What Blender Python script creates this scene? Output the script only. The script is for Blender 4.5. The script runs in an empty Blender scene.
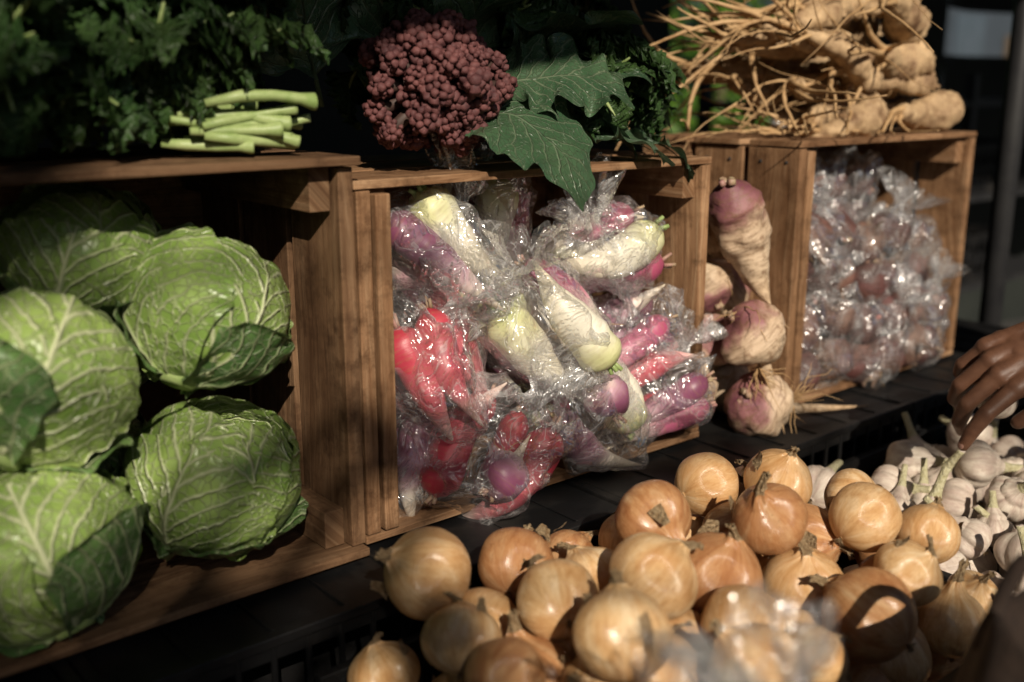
import bpy, bmesh, math, random
from mathutils import Vector, Matrix, noise, Quaternion
from mathutils.bvhtree import BVHTree
random.seed(7)
R_=random.Random(11)
pi=math.pi
scene=bpy.context.scene
col=scene.collection
# ---------------------------------------------------------------- node helpers
class G:
    def __init__(s,name):
        s.m=bpy.data.materials.new(name); s.m.use_nodes=True
        s.nt=s.m.node_tree; s.nt.nodes.clear()
        s.out=s.nt.nodes.new('ShaderNodeOutputMaterial')
    def n(s,t,**k):
        nd=s.nt.nodes.new(t)
        for a,b in k.items(): setattr(nd,a,b)
        return nd
    def set(s,sock,v):
        if isinstance(v,bpy.types.NodeSocket): s.nt.links.new(v,sock)
        elif v is not None:
            if isinstance(v,(tuple,list)) and len(v)==3 and sock.type=='RGBA': v=(*v,1)
            sock.default_value=v
    def math(s,op,a,b=None,c=None,clamp=False):
        nd=s.n('ShaderNodeMath',operation=op); nd.use_clamp=clamp
        s.set(nd.inputs[0],a)
        if b is not None: s.set(nd.inputs[1],b)
        if c is not None: s.set(nd.inputs[2],c)
        return nd.outputs[0]
    def vm(s,op,a,b=None,scale=None):
        nd=s.n('ShaderNodeVectorMath',operation=op); s.set(nd.inputs[0],a)
        if b is not None: s.set(nd.inputs[1],b)
        if scale is not None: s.set(nd.inputs['Scale'],scale)
        return nd.outputs[0]
    def tc(s,o='Object'): return s.n('ShaderNodeTexCoord').outputs[o]
    def sep(s,v):
        nd=s.n('ShaderNodeSeparateXYZ'); s.set(nd.inputs[0],v); return nd.outputs
    def comb(s,x,y,z):
        nd=s.n('ShaderNodeCombineXYZ')
        for i,v in enumerate((x,y,z)): s.set(nd.inputs[i],v)
        return nd.outputs[0]
    def noise(s,vec,scale,detail=4,rough=.55,dist=0,out=0):
        nd=s.n('ShaderNodeTexNoise'); s.set(nd.inputs['Vector'],vec)
        nd.inputs['Scale'].default_value=scale; nd.inputs['Detail'].default_value=detail
        nd.inputs['Roughness'].default_value=rough; nd.inputs['Distortion'].default_value=dist
        return nd.outputs[out]
    def voro(s,vec,scale,feature='F1',out=0):
        nd=s.n('ShaderNodeTexVoronoi',feature=feature); s.set(nd.inputs['Vector'],vec)
        nd.inputs['Scale'].default_value=scale; return nd.outputs[out]
    def ramp(s,f,stops):
        nd=s.n('ShaderNodeValToRGB'); s.set(nd.inputs[0],f)
        el=nd.color_ramp.elements
        while len(el)<len(stops): el.new(.5)
        for e,(p,c) in zip(el,stops):
            e.position=p
            if not isinstance(c,(tuple,list)): c=(c,c,c)
            e.color=(*c,1)
        return nd.outputs[0]
    def mix(s,f,a,b,mode='MIX'):
        nd=s.n('ShaderNodeMix',data_type='RGBA',blend_type=mode)
        s.set(nd.inputs[0],f); s.set(nd.inputs[6],a); s.set(nd.inputs[7],b); return nd.outputs[2]
    def bump(s,h,strength=.3,dist=.002,normal=None):
        nd=s.n('ShaderNodeBump'); s.set(nd.inputs['Height'],h)
        nd.inputs['Strength'].default_value=strength; nd.inputs['Distance'].default_value=dist
        if normal is not None: s.set(nd.inputs['Normal'],normal)
        return nd.outputs[0]
    def pr(s,color,rough=.6,normal=None,spec=.5,trans=0,sss=0,metal=0):
        b=s.n('ShaderNodeBsdfPrincipled'); s.set(b.inputs['Base Color'],color); s.set(b.inputs['Roughness'],rough)
        s.set(b.inputs['Specular IOR Level'],spec); b.inputs['Metallic'].default_value=metal
        if normal is not None: s.set(b.inputs['Normal'],normal)
        o=b.outputs[0]
        if trans:
            t=s.n('ShaderNodeBsdfTranslucent'); s.set(t.inputs[0],color)
            mx=s.n('ShaderNodeMixShader'); mx.inputs[0].default_value=trans
            s.nt.links.new(o,mx.inputs[1]); s.nt.links.new(t.outputs[0],mx.inputs[2]); o=mx.outputs[0]
        s.nt.links.new(o,s.out.inputs[0]); return s.m
    def rnd(s): return s.n('ShaderNodeObjectInfo').outputs['Random']
# ---------------------------------------------------------------- materials
def wood(name,c1,c2,c3):
    g=G(name); uv=g.tc('UV')
    u=g.sep(uv)
    wob=g.noise(g.comb(g.math('MULTIPLY',u[0],3.),g.math('MULTIPLY',u[1],9.),0),1,2)
    vv=g.math('ADD',u[1],g.math('MULTIPLY',wob,.05))
    v=g.comb(g.math('MULTIPLY',u[0],6.),g.math('MULTIPLY',vv,170.),0)
    gr=g.noise(v,1,6,.7)
    low=g.noise(g.comb(g.math('MULTIPLY',u[0],3.5),g.math('MULTIPLY',u[1],9),0),1,5,.65)
    c=g.ramp(gr,[(.30,c1),(.5,c2),(.72,c3)])
    c=g.mix(g.ramp(low,[(.35,0),(.66,.85)]),c,(c1[0]*.6,c1[1]*.55,c1[2]*.5))
    k=g.voro(g.comb(g.math('MULTIPLY',u[0],5.5),g.math('MULTIPLY',u[1],14.),0),1)
    c=g.mix(g.ramp(k,[(.05,.9),(.16,0)]),c,(c1[0]*.25,c1[1]*.2,c1[2]*.18))
    st=g.noise(uv,22,6,.75); c=g.mix(g.ramp(st,[(.48,0),(.66,.75)]),c,(c1[0]*.4,c1[1]*.36,c1[2]*.32))
    return g.pr(c,.75,g.bump(g.math('ADD',gr,g.math('MULTIPLY',st,.6)),.8,.002),.22)
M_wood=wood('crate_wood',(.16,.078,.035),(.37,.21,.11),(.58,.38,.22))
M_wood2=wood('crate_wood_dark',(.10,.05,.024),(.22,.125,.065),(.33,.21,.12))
def vein_mat(name,b1,b2,vein,nv=7,rib=.03,slope=.9,trans=.15,vs=.8,rough=.5,fine=14,bl=.0025,wd=7.):
    g=G(name); uv=g.tc('UV'); u=g.sep(uv)
    ob=g.tc('Object')
    dn=g.math('MULTIPLY',g.math('SUBTRACT',g.noise(uv,3.,3),.5),.45)
    au=g.math('ABSOLUTE',u[0])
    ribm=g.math('SUBTRACT',1,g.math('DIVIDE',au,g.math('MULTIPLY',rib,g.math('SUBTRACT',1.15,u[1]))),clamp=True)
    q=g.math('ADD',g.math('SUBTRACT',g.math('MULTIPLY',u[1],1.),g.math('MULTIPLY',g.math('POWER',au,.85),slope*.42)),g.math('MULTIPLY',dn,.28))
    q=g.math('ADD',q,g.math('MULTIPLY',g.math('GREATER_THAN',u[0],0),.5/nv))
    fr=g.math('ABSOLUTE',g.math('SUBTRACT',g.math('FRACT',g.math('MULTIPLY',q,nv)),.5))
    side=g.math('SUBTRACT',1,g.math('MULTIPLY',fr,g.math('ADD',wd,g.math('MULTIPLY',au,wd*1.2))),clamp=True)
    fv=g.voro(g.comb(g.math('ADD',u[0],dn),g.math('MULTIPLY',u[1],2.),dn),fine,'DISTANCE_TO_EDGE')
    fm=g.math('MULTIPLY',g.math('SUBTRACT',1,g.math('MULTIPLY',fv,12.),clamp=True),.5)
    vm=g.math('MAXIMUM',g.math('MAXIMUM',ribm,g.math('MULTIPLY',side,.95)),fm,clamp=True)
    c=g.mix(g.ramp(g.noise(ob,14,5,.6),[(.35,0),(.68,1)]),b1,b2)
    c=g.mix(g.math('MULTIPLY',vm,vs),c,vein)
    c=g.mix(g.math('MULTIPLY',g.rnd(),.3),c,b1)
    h=g.math('ADD',g.math('MULTIPLY',vm,1.3),g.math('MULTIPLY',g.noise(ob,70,3),.4))
    return g.pr(c,rough,g.bump(h,.8,bl),.5,trans)
M_cab=vein_mat('cabbage_leaf',(.15,.25,.05),(.30,.41,.11),(.74,.76,.50),9,.075,.95,.08,.95,.34,9,.0028,5.)
M_cabo=vein_mat('cabbage_outer_leaf',(.065,.14,.04),(.15,.25,.075),(.50,.55,.32),9,.08,.95,.12,.95,.38,9,.0028,5.)
M_kale=vein_mat('kale_leaf',(.020,.062,.014),(.070,.130,.034),(.14,.22,.07),8,.06,.8,.2,.5,.45,12)
M_coll=vein_mat('collard_leaf',(.035,.085,.04),(.08,.145,.07),(.27,.33,.21),9,.035,.8,.15,.8,.36,12)
def simple(name,c1,c2,scale=30,rough=.6,b=.3,bd=.002,spec=.4,trans=0,sss=0,co='Object'):
    g=G(name); v=g.tc(co); n=g.noise(v,scale,5,.65)
    return g.pr(g.mix(g.ramp(n,[(.3,0),(.7,1)]),c1,c2),rough,g.bump(n,b,bd),spec,trans)
M_stalk=simple('kale_stalk',(.20,.30,.08),(.42,.50,.22),45,.45,.6,trans=.1)
M_stalkp=simple('radish_stalk',(.32,.28,.14),(.36,.16,.17),40,.5)
M_caul=simple('purple_cauliflower',(.060,.020,.022),(.18,.066,.062),60,.7,.9,.003)
M_caulst=simple('cauliflower_stem',(.035,.02,.018),(.07,.04,.03),30,.6)
def rootskin(name,stops,nz=.12,ring=0,rough=.42,sss=.1,fleck=(.3,.18,.08),fk=.35):
    g=G(name); uv=g.tc('UV'); u=g.sep(uv); ob=g.tc('Object')
    n=g.math('SUBTRACT',g.noise(ob,28,4),.5)
    f=g.math('ADD',u[1],g.math('MULTIPLY',n,nz*4))
    c=g.ramp(f,stops)
    lon=g.noise(g.comb(g.math('MULTIPLY',u[0],8),g.math('MULTIPLY',u[1],40),0),1,4,.65)
    c=g.mix(g.ramp(lon,[(.48,0),(.72,fk)]),c,fleck)
    h=lon
    if ring:
        fl=g.noise(ob,70,5,.7); c=g.mix(g.ramp(fl,[(.5,0),(.68,fk)]),c,fleck); h=g.math('ADD',lon,fl)
    return g.pr(c,rough,g.bump(h,.3+.4*ring,.0012+.001*ring),.5)
M_rred=rootskin('radish_red',[(0,(.40,.035,.055)),(.6,(.50,.06,.10)),(.80,(.66,.33,.33)),(1,(.75,.65,.55))])
M_rpink=rootskin('radish_pink',[(0,(.36,.06,.13)),(.4,(.48,.12,.22)),(.58,(.70,.42,.46)),(.74,(.80,.73,.62)),(1,(.75,.66,.5))])
M_rpurp=rootskin('radish_purple',[(0,(.15,.04,.08)),(.35,(.26,.085,.16)),(.55,(.48,.28,.34)),(.74,(.74,.66,.56)),(1,(.66,.56,.42))])
M_rwht=rootskin('radish_white',[(0,(.46,.50,.18)),(.15,(.68,.67,.38)),(.35,(.82,.79,.66)),(1,(.75,.66,.5))])
M_turn=rootskin('turnip_skin',[(0,(.16,.05,.07)),(.16,(.30,.13,.13)),(.27,(.56,.41,.28)),(.6,(.62,.48,.33)),(1,(.48,.33,.19))],.11,1,.55,.05,(.17,.09,.045),.8)
M_beet=rootskin('beet_skin',[(0,(.09,.040,.032)),(.3,(.12,.045,.042)),(.6,(.19,.10,.07)),(1,(.22,.14,.09))],.15,1,.6,0,(.04,.02,.016),.7)
M_rope=simple('parsley_root_skin',(.13,.065,.03),(.62,.44,.25),26,.75,1.,.004)
M_rlet=simple('rootlet_skin',(.27,.15,.06),(.62,.42,.22),30,.65)
def paper(name,c1,c2,c3,k,rough,spots,fs=.4):
    g=G(name); ob=g.tc('Object'); s=g.sep(ob)
    rad=g.vm('NORMALIZE',g.comb(s[0],s[1],0))
    v=g.vm('ADD',g.vm('SCALE',rad,scale=k),g.comb(0,0,g.math('MULTIPLY',s[2],.9)))
    r=g.rnd(); v=g.vm('ADD',v,g.comb(g.math('MULTIPLY',r,37.),0,0))
    n=g.noise(v,1.1,5,.65,.6); n2=g.noise(g.vm('ADD',ob,g.comb(r,r,r)),1.4,5,.65)
    c=g.ramp(n,[(.3,c1),(.5,c2),(.72,c3)])
    c=g.mix(g.ramp(n2,[(.44,0),(.66,.65)]),c,c1)
    c=g.mix(g.math('MULTIPLY',g.math('POWER',r,1.6),.65),c,g.mix(.6,c,c1))
    fine=g.noise(g.vm('ADD',g.vm('SCALE',rad,scale=k*6),g.comb(0,0,g.math('MULTIPLY',s[2],1.3))),2.4,4,.7,.4)
    c=g.mix(g.ramp(fine,[(.50,0),(.68,fs)]),c,(c1[0]*.8,c1[1]*.7,c1[2]*.6))
    c=g.mix(g.ramp(g.noise(ob,5,4,.75),[(.60,0),(.75,spots)]),c,(c1[0]*.4,c1[1]*.35,c1[2]*.3))
    return g.pr(c,rough,g.bump(g.math('ADD',g.math('MULTIPLY',fine,.7),n2),.3,.03),.6)
M_on=paper('onion_skin',(.50,.26,.10),(.73,.48,.24),(.88,.71,.47),2.2,.23,.45,.4)
M_on2=paper('onion_skin_brown',(.32,.13,.05),(.54,.29,.13),(.72,.50,.28),2.2,.24,.5,.4)
M_gar=paper('garlic_skin',(.44,.33,.28),(.66,.58,.48),(.80,.74,.63),3,.45,.4)
M_dry=simple('dry_stem',(.30,.17,.07),(.68,.51,.30),9,.7,.8,.05)
M_garst=simple('garlic_stalk',(.42,.38,.2),(.66,.62,.42),6,.55,.5,.04)
def blackplastic():
    g=G('black_plastic'); ob=g.tc('Object')
    n=g.noise(ob,9,5,.7)
    c=g.mix(g.ramp(n,[(.5,0),(.7,.6)]),(.006,.006,.0065),(.03,.026,.022))
    return g.pr(c,g.ramp(n,[(.3,.38),(.7,.65)]),g.bump(g.noise(ob,160,2,.6),.12,.001),.35)
M_blk=blackplastic()
def film(name,haze,g0=.05,fk=1.2,mx=.42,ro=.15,sc=26):
    g=G(name); ob=g.tc('Object')
    n1=g.noise(ob,sc,3,.6,.9)
    r1=g.math('ABSOLUTE',g.math('SUBTRACT',n1,.5))
    nb=g.bump(g.math('MULTIPLY',r1,2.2),.9,.009)
    fr=g.n('ShaderNodeFresnel'); fr.inputs[0].default_value=1.5; g.set(fr.inputs['Normal'],nb)
    tr=g.n('ShaderNodeBsdfTransparent'); tr.inputs[0].default_value=(.985,.985,.985,1)
    gl=g.n('ShaderNodeBsdfGlossy'); gl.inputs[0].default_value=(1,1,1,1); gl.inputs['Roughness'].default_value=ro; g.set(gl.inputs['Normal'],nb)
    tl=g.n('ShaderNodeBsdfTranslucent'); tl.inputs[0].default_value=(.9,.9,.9,1)
    df=g.n('ShaderNodeBsdfDiffuse'); df.inputs[0].default_value=(.9,.9,.9,1)
    md=g.n('ShaderNodeMixShader'); md.inputs[0].default_value=.35
    g.nt.links.new(df.outputs[0],md.inputs[1]); g.nt.links.new(tl.outputs[0],md.inputs[2])
    m1=g.n('ShaderNodeMixShader'); g.set(m1.inputs[0],g.ramp(r1,[(0,min(.7,haze*5.5)),(.025,haze*1.5),(.12,haze*.7)]))
    g.nt.links.new(tr.outputs[0],m1.inputs[1]); g.nt.links.new(md.outputs[0],m1.inputs[2])
    m2=g.n('ShaderNodeMixShader'); g.set(m2.inputs[0],g.math('MINIMUM',g.math('ADD',g.math('MULTIPLY',fr.outputs[0],fk),g0),mx))
    g.nt.links.new(m1.outputs[0],m2.inputs[1]); g.nt.links.new(gl.outputs[0],m2.inputs[2])
    g.nt.links.new(m2.outputs[0],g.out.inputs[0]); return g.m
M_film=film('clear_plastic_film',.075,.02,1.15,.40,.12,24)
M_film2=film('cloudy_plastic_film',.07,.015,.9,.32,.15,20)
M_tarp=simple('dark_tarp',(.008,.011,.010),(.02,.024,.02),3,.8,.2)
M_canopy=simple('canopy_cloth',(.03,.035,.03),(.05,.055,.05),3,.85,.2)
M_pole=simple('painted_pole',(.015,.015,.017),(.03,.03,.03),12,.5)
M_cloth=simple('table_cloth',(.012,.012,.013),(.022,.02,.02),20,.9)
M_sack=simple('brown_sack_cloth',(.014,.008,.005),(.030,.017,.011),60,.9,.8,.003)
M_ground=simple('asphalt',(.035,.035,.035),(.065,.06,.055),8,.9,.5,.01)
M_hedge=simple('hedge_leaves',(.05,.13,.012),(.14,.27,.025),3,.5,.1,.01,.4,.35)
M_trunk=simple('bark',(.06,.04,.025),(.12,.09,.06),20,.9,.8,.02)
M_plaster=simple('plaster',(.03,.042,.055),(.045,.058,.075),2,.9)
M_eye=simple('eye_white',(.6,.58,.55),(.7,.68,.65),20,.3)
M_glass=simple('window_glass',(.05,.07,.09),(.07,.09,.12),2,.1,.02)
M_skin=simple('skin',(.085,.038,.022),(.14,.066,.038),60,.5,.6,.001,.4)
M_nail=simple('finger_nail',(.24,.13,.10),(.28,.16,.12),60,.3)
M_jacket=simple('jacket_cloth',(.018,.011,.008),(.035,.022,.015),120,.9,.5,.002)
M_trous=simple('trouser_cloth',(.015,.018,.03),(.03,.035,.05),120,.9)
M_hair=simple('hair',(.01,.007,.005),(.03,.02,.014),80,.5,1,.004)
M_metal=simple('bracelet_metal',(.5,.33,.1),(.7,.5,.2),50,.3)
# ---------------------------------------------------------------- mesh builder
class MB:
    def __init__(s): s.v=[];s.f=[];s.uv=[];s.mi=[];s.mats=[]
    def mat(s,m):
        if m not in s.mats: s.mats.append(m)
        return s.mats.index(m)
    def add(s,geo,m,M=None):
        vs,fs,uv=geo; o=len(s.v); mi=s.mat(m)
        s.v.extend([M@v for v in vs] if M is not None else vs)
        s.uv.extend(uv)
        for f in fs: s.f.append(tuple(i+o for i in f)); s.mi.append(mi)
    def mesh(s,name,smooth=True):
        me=bpy.data.meshes.new(name); me.from_pydata([tuple(v) for v in s.v],[],s.f)
        for m in s.mats: me.materials.append(m)
        me.polygons.foreach_set('material_index',s.mi)
        me.polygons.foreach_set('use_smooth',[smooth]*len(s.f))
        ul=me.uv_layers.new(name='UVMap'); vi=[0]*len(me.loops); me.loops.foreach_get('vertex_index',vi)
        fl=[]
        for i in vi: fl.extend(s.uv[i])
        ul.data.foreach_set('uv',fl); me.update(); return me
    def obj(s,name,parent=None,smooth=True):
        return place(name,s.mesh(name,smooth),parent=parent)
def place(name,me,M=None,parent=None):
    o=bpy.data.objects.new(name,me); col.objects.link(o)
    if parent: o.parent=parent
    if M is not None: o.matrix_local=M
    return o
def empty(name,loc=(0,0,0)):
    e=bpy.data.objects.new(name,None); col.objects.link(e); e.empty_display_size=.05; e.location=loc; return e
def grid_faces(nr,nc,wrap=False):
    f=[]
    for i in range(nr-1):
        for j in range(nc if wrap else nc-1):
            k=(j+1)%nc; f.append((i*nc+j,i*nc+k,(i+1)*nc+k,(i+1)*nc+j))
    return f
def nz(p,s=1,o=0): return noise.noise(Vector((p[0]*s+o,p[1]*s+o*.7,p[2]*s-o)))
def tube(pts,rad,n=10,rough=0,rs=40,seed=0,cap=True):
    pts=[Vector(p) for p in pts]; vs=[];uv=[]
    t=(pts[1]-pts[0]).normalized(); a=t.orthogonal().normalized()
    N=len(pts)
    for i,p in enumerate(pts):
        t=(pts[min(i+1,N-1)]-pts[max(i-1,0)]).normalized()
        a=(a-t*a.dot(t)); a=a.normalized() if a.length>1e-6 else t.orthogonal().normalized(); b=t.cross(a)
        for j in range(n):
            th=2*pi*j/n; d=a*math.cos(th)+b*math.sin(th); r=rad[i]
            if rough: r*=1+rough*nz(p+d*r,rs,seed)+rough*.5*nz(p+d*r,rs*2.7,seed+5)
            vs.append(p+d*r); uv.append((j/n,i/(N-1)))
    fs=grid_faces(N,n,True)
    if cap:
        fs.append(tuple(range(n))[::-1]); fs.append(tuple((N-1)*n+j for j in range(n)))
    return vs,fs,uv
def capsule(p0,p1,r0,r1,n=14,flat=None):
    p0=Vector(p0);p1=Vector(p1);d=(p1-p0).normalized(); pts=[];rad=[]
    for k in range(5): a=pi/2*(k+.15)/5; pts.append(p0-d*r0*math.cos(a)); rad.append(r0*math.sin(a))
    for k in range(5): f=k/4; pts.append(p0.lerp(p1,f)); rad.append(r0+(r1-r0)*f)
    for k in range(4,-1,-1): a=pi/2*(k+.15)/5; pts.append(p1+d*r1*math.cos(a)); rad.append(r1*math.sin(a))
    return tube(pts,rad,n)
def frame(d,up=Vector((0,0,1)),roll=0):
    z=Vector(d).normalized(); x=up.cross(z)
    if x.length<1e-4: x=Vector((1,0,0))
    x.normalize(); y=z.cross(x)
    M=Matrix((x,y,z)).transposed().to_4x4()
    return M@Matrix.Rotation(roll,4,'Z')
def box(mb,m,x0,x1,y0,y1,z0,z1):
    vs=[Vector((x,y,z)) for x in(x0,x1) for y in(y0,y1) for z in(z0,z1)]
    ax=max(range(3),key=lambda i:(x1-x0,y1-y0,z1-z0)[i]); o=[i for i in range(3) if i!=ax]
    a=R_.random()*40;b=R_.random()*40
    uv=[(v[ax]+a,v[o[0]]+v[o[1]]*.9+b) for v in vs]
    mb.add((vs,[(0,1,3,2),(4,6,7,5),(0,4,5,1),(2,3,7,6),(0,2,6,4),(1,5,7,3)],uv),m)
def bev(o,w=.0015,seg=2):
    b=o.modifiers.new('bevel','BEVEL'); b.width=w; b.segments=seg; b.limit_method='ANGLE'; return o
V=Vector
# ---------------------------------------------------------------- wooden crates
def wooden_crate(x0,x1,y0=0,y1=.30,h=.38,m=M_wood,over=0.0,loc_rot=0,th=.016):
    mb=MB(); g=.0015
    cx=(x0+x1)/2; hw=(x1-x0)/2
    for sgn in (-1,1):
        xa=cx+sgn*hw; xb=xa-sgn*th
        lo,hi=min(xa,xb),max(xa,xb); n=3; w=(y1-y0-.012*(n-1))/n
        for i in range(n):
            ya=y0+i*(w+.012); j=R_.uniform(-.001,.001)
            box(mb,m,lo+j,hi+j,ya,ya+w,.0105,h-.0105)
        xi=xb-sgn*g; xj=xi-sgn*.022
        for (za,zb) in ((.0105,.05),(h-.052,h-.0105)):
            box(mb,m,min(xi,xj),max(xi,xj),y0+.012,y1-.004,za,zb)
        for z in (.03,h-.03):
            for i in range(n):
                for k in (.25,.75):
                    yy=y0+i*(w+.012)+w*k
                    mb.add(tube([(xa+sgn*.0002-sgn*.002,yy,z),(xa+sgn*.0012,yy,z)],[.003,.0026],8),M_pole)
    n=3; w=(y1-y0-.014*(n-1))/n
    for (za,zb) in ((0,.009),(h-.009,h)):
        for i in range(n):
            ya=y0+i*(w+.014)-over*(i==0)
            e=R_.uniform(-.003,.003)
            box(mb,m,x0-.002+e,x1+.002+e,ya,y0+i*(w+.014)+w,za+R_.uniform(0,.001),zb)
    for i in range(3):
        hh=(h-.03)/3
        box(mb,m,x0+.001,x1-.001,y1+.001,y1+.009,.004+i*(hh+.012),.004+i*(hh+.012)+hh)
    o=mb.obj('wooden_crate',smooth=False); bev(o,.0018); return o
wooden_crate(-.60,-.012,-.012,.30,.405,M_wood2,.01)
c2=wooden_crate(0.0,.530,0,.30,.38,M_wood)
c3=wooden_crate(.722,1.228,0,.29,.392,M_wood)
mb=MB(); box(mb,M_wood,.0185,.036,-.004,.03,.012,.366); o=mb.obj('corner_post',c2,False); bev(o)
mb=MB(); box(mb,M_wood,.740,.757,-.003,.024,.012,.378); o=mb.obj('corner_post',c3,False); bev(o)
# ---------------------------------------------------------------- black plastic crates
def plastic_crate(x0,x1,y0,y1,z0,z1,lid=False):
    mb=MB(); m=M_blk; t=.004
    def ring(za,zb,out,inn):
        box(mb,m,x0-out,x1+out,y0-out,y0+inn,za,zb); box(mb,m,x0-out,x1+out,y1-inn,y1+out,za,zb)
        box(mb,m,x0-out,x0+inn,y0+inn+.0003,y1-inn-.0003,za,zb); box(mb,m,x1-inn,x1+out,y0+inn+.0003,y1-inn-.0003,za,zb)
    ring(z1-.010,z1,.006,.006); ring(z1-.026,z1-.0105,.0,.004); ring(z0,z0+.022,0,.004)
    zm=(z0+z1)/2; ring(zm-.006,zm+.006,0,.0035)
    nx=int((x1-x0)/.034); ny=int((y1-y0)/.034)
    for i in range(nx+1):
        x=x0+.004+(x1-x0-.012)*i/nx
        w=.014 if i in (0,nx,nx//2) else .006
        for yy in ((y0-.002,y0+.003),(y1-.003,y1+.002)): box(mb,m,x,x+w*.9,yy[0],yy[1],z0+.002,z1-.0104)
    for i in range(ny+1):
        y=y0+.004+(y1-y0-.012)*i/ny
        for xx in ((x0-.002,x0+.003),(x1-.003,x1+.002)): box(mb,m,xx[0],xx[1],y,y+.006,z0+.002,z1-.0104)
    if lid:
        box(mb,m,x0+.007,x1-.007,y0+.007,y1-.007,z1-.008,z1-.004)
        for i in range(1,8): 
            x=x0+(x1-x0)*i/8; box(mb,m,x-.002,x+.002,y0+.0075,y1-.0075,z1-.0035,z1-.0015)
    else: box(mb,m,x0+.0045,x1-.0045,y0+.0045,y1-.0045,z0+.001,z0+.006)
    o=mb.obj('black_plastic_crate',smooth=False); bev(o,.001,1); return o
for xa in (-.92,-.306,.308,.922): plastic_crate(xa,xa+.6,-.095,.29,-.168,-.003,True)
plastic_crate(-.125,.465,-.485,-.118,-.168,-.045)
plastic_crate(.490,1.08,-.485,-.118,-.168,-.045)
plastic_crate(1.105,1.6,-.485,-.118,-.168,-.045)
plastic_crate(-.74,-.15,-.485,-.118,-.168,-.07)
mb=MB(); box(mb,M_cloth,-1.2,1.9,-.56,.45,-.20,-.17); box(mb,M_cloth,-1.2,1.9,-.555,-.55,-.78,-.2005)
for x in(-1.15,1.85):
    for y in(-.5,.4): box(mb,M_pole,x-.02,x+.02,y-.02,y+.02,-.8,-.2005)
mb.obj('market_table',smooth=False)
# ---------------------------------------------------------------- cabbages
def cabbage(loc,R,axis,roll,seed):
    rr=random.Random(seed); e=empty('cabbage',loc)
    e.matrix_world=Matrix.Translation(loc)@frame(axis,roll=roll)
    def leaf(th0,lift,s0,s1,Wm,flare,m,nm,sd):
        nu,nv=36,52; vs=[];uv=[]
        cz=Vector((math.cos(th0),math.sin(th0),0)); nn=Vector((-math.sin(th0),math.cos(th0),0))
        for i in range(nv):
            v=i/(nv-1); 
            W=Wm*(max(0,min(1,v*2.6+.12))**.6)*math.sqrt(max(0.02,1-max(0,(v-.55)/.47)**2.6))
            for j in range(nu):
                u=-1+2*j/(nu-1); w=u*W
                s=s0+(s1-s0)*v
                mdir=cz*math.sin(s)-Vector((0,0,1))*math.cos(s)
                p=mdir*math.cos(w)+nn*math.sin(w)
                ed=max(abs(u)**6,v**9*.9)
                r=R*(1+lift)+R*.05*nz(p,2.1,sd)+R*.03*nz(p,5,sd+3)+R*.010*nz(p,13,sd+5)
                r+=R*flare*ed*(1+.8*nz(p,5,sd+9))+R*.022*ed*math.sin(w*17+s*9+sd)
                r+=R*.035*math.exp(-(w/.07)**2)*(1-v*.7)
                p=p*r; p.z*=.88
                vs.append(p); uv.append((w,s/2.9))
        mb=MB(); mb.add((vs,grid_faces(nv,nu),uv),m); mb.obj(nm,e)
    leaf(rr.random()*6,-.05,.02,3.1,1.55,0,M_cab,'heart_leaf',seed)
    leaf(rr.random()*6+3,-.045,.02,3.0,1.55,0,M_cab,'heart_leaf',seed+1)
    a=rr.random()*6
    for k in range(4):
        a+=2.4+rr.uniform(-.3,.3)
        leaf(a,-.02+.014*k,.05,rr.uniform(2.4,2.8)-k*.08,1.3,.03+.012*k,M_cab,'wrapper_leaf',seed+20+k)
    for k in range(2):
        a+=2.6; leaf(a,.035+.012*k,.05,rr.uniform(1.3,1.7),1.05,.13,M_cabo,'outer_leaf',seed+40+k)
    mb=MB(); mb.add(tube([(0,0,-R*.95),(0,0,-R*.8)],[R*.2,R*.24],16),M_stalk); mb.obj('stem',e)
ax=Vector
cabbage((-.318,.020,.086),.083,ax((-.2,.5,.9)),.5,3)
cabbage((-.148,.036,.106),.080,ax((.1,-.35,.9)),2,8)
cabbage((-.298,.045,.228),.083,ax((.5,.35,.7)),1,15)
cabbage((-.136,.060,.262),.081,ax((.5,.25,.75)),4.2,22)
cabbage((-.228,.110,.322),.072,ax((.2,-.3,.9)),.3,31)
cabbage((-.48,.06,.10),.085,ax((.2,-.3,.9)),.3,45)
cabbage((-.47,.08,.27),.085,ax((.4,-.3,.6)),1.3,46)
cabbage((-.22,.20,.085),.080,ax((.2,-.3,.9)),3.3,55)
cabbage((-.40,.21,.085),.080,ax((.2,-.3,.9)),2.3,56)
cabbage((-.19,.215,.225),.075,ax((.2,-.3,.9)),2.3,57)
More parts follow.
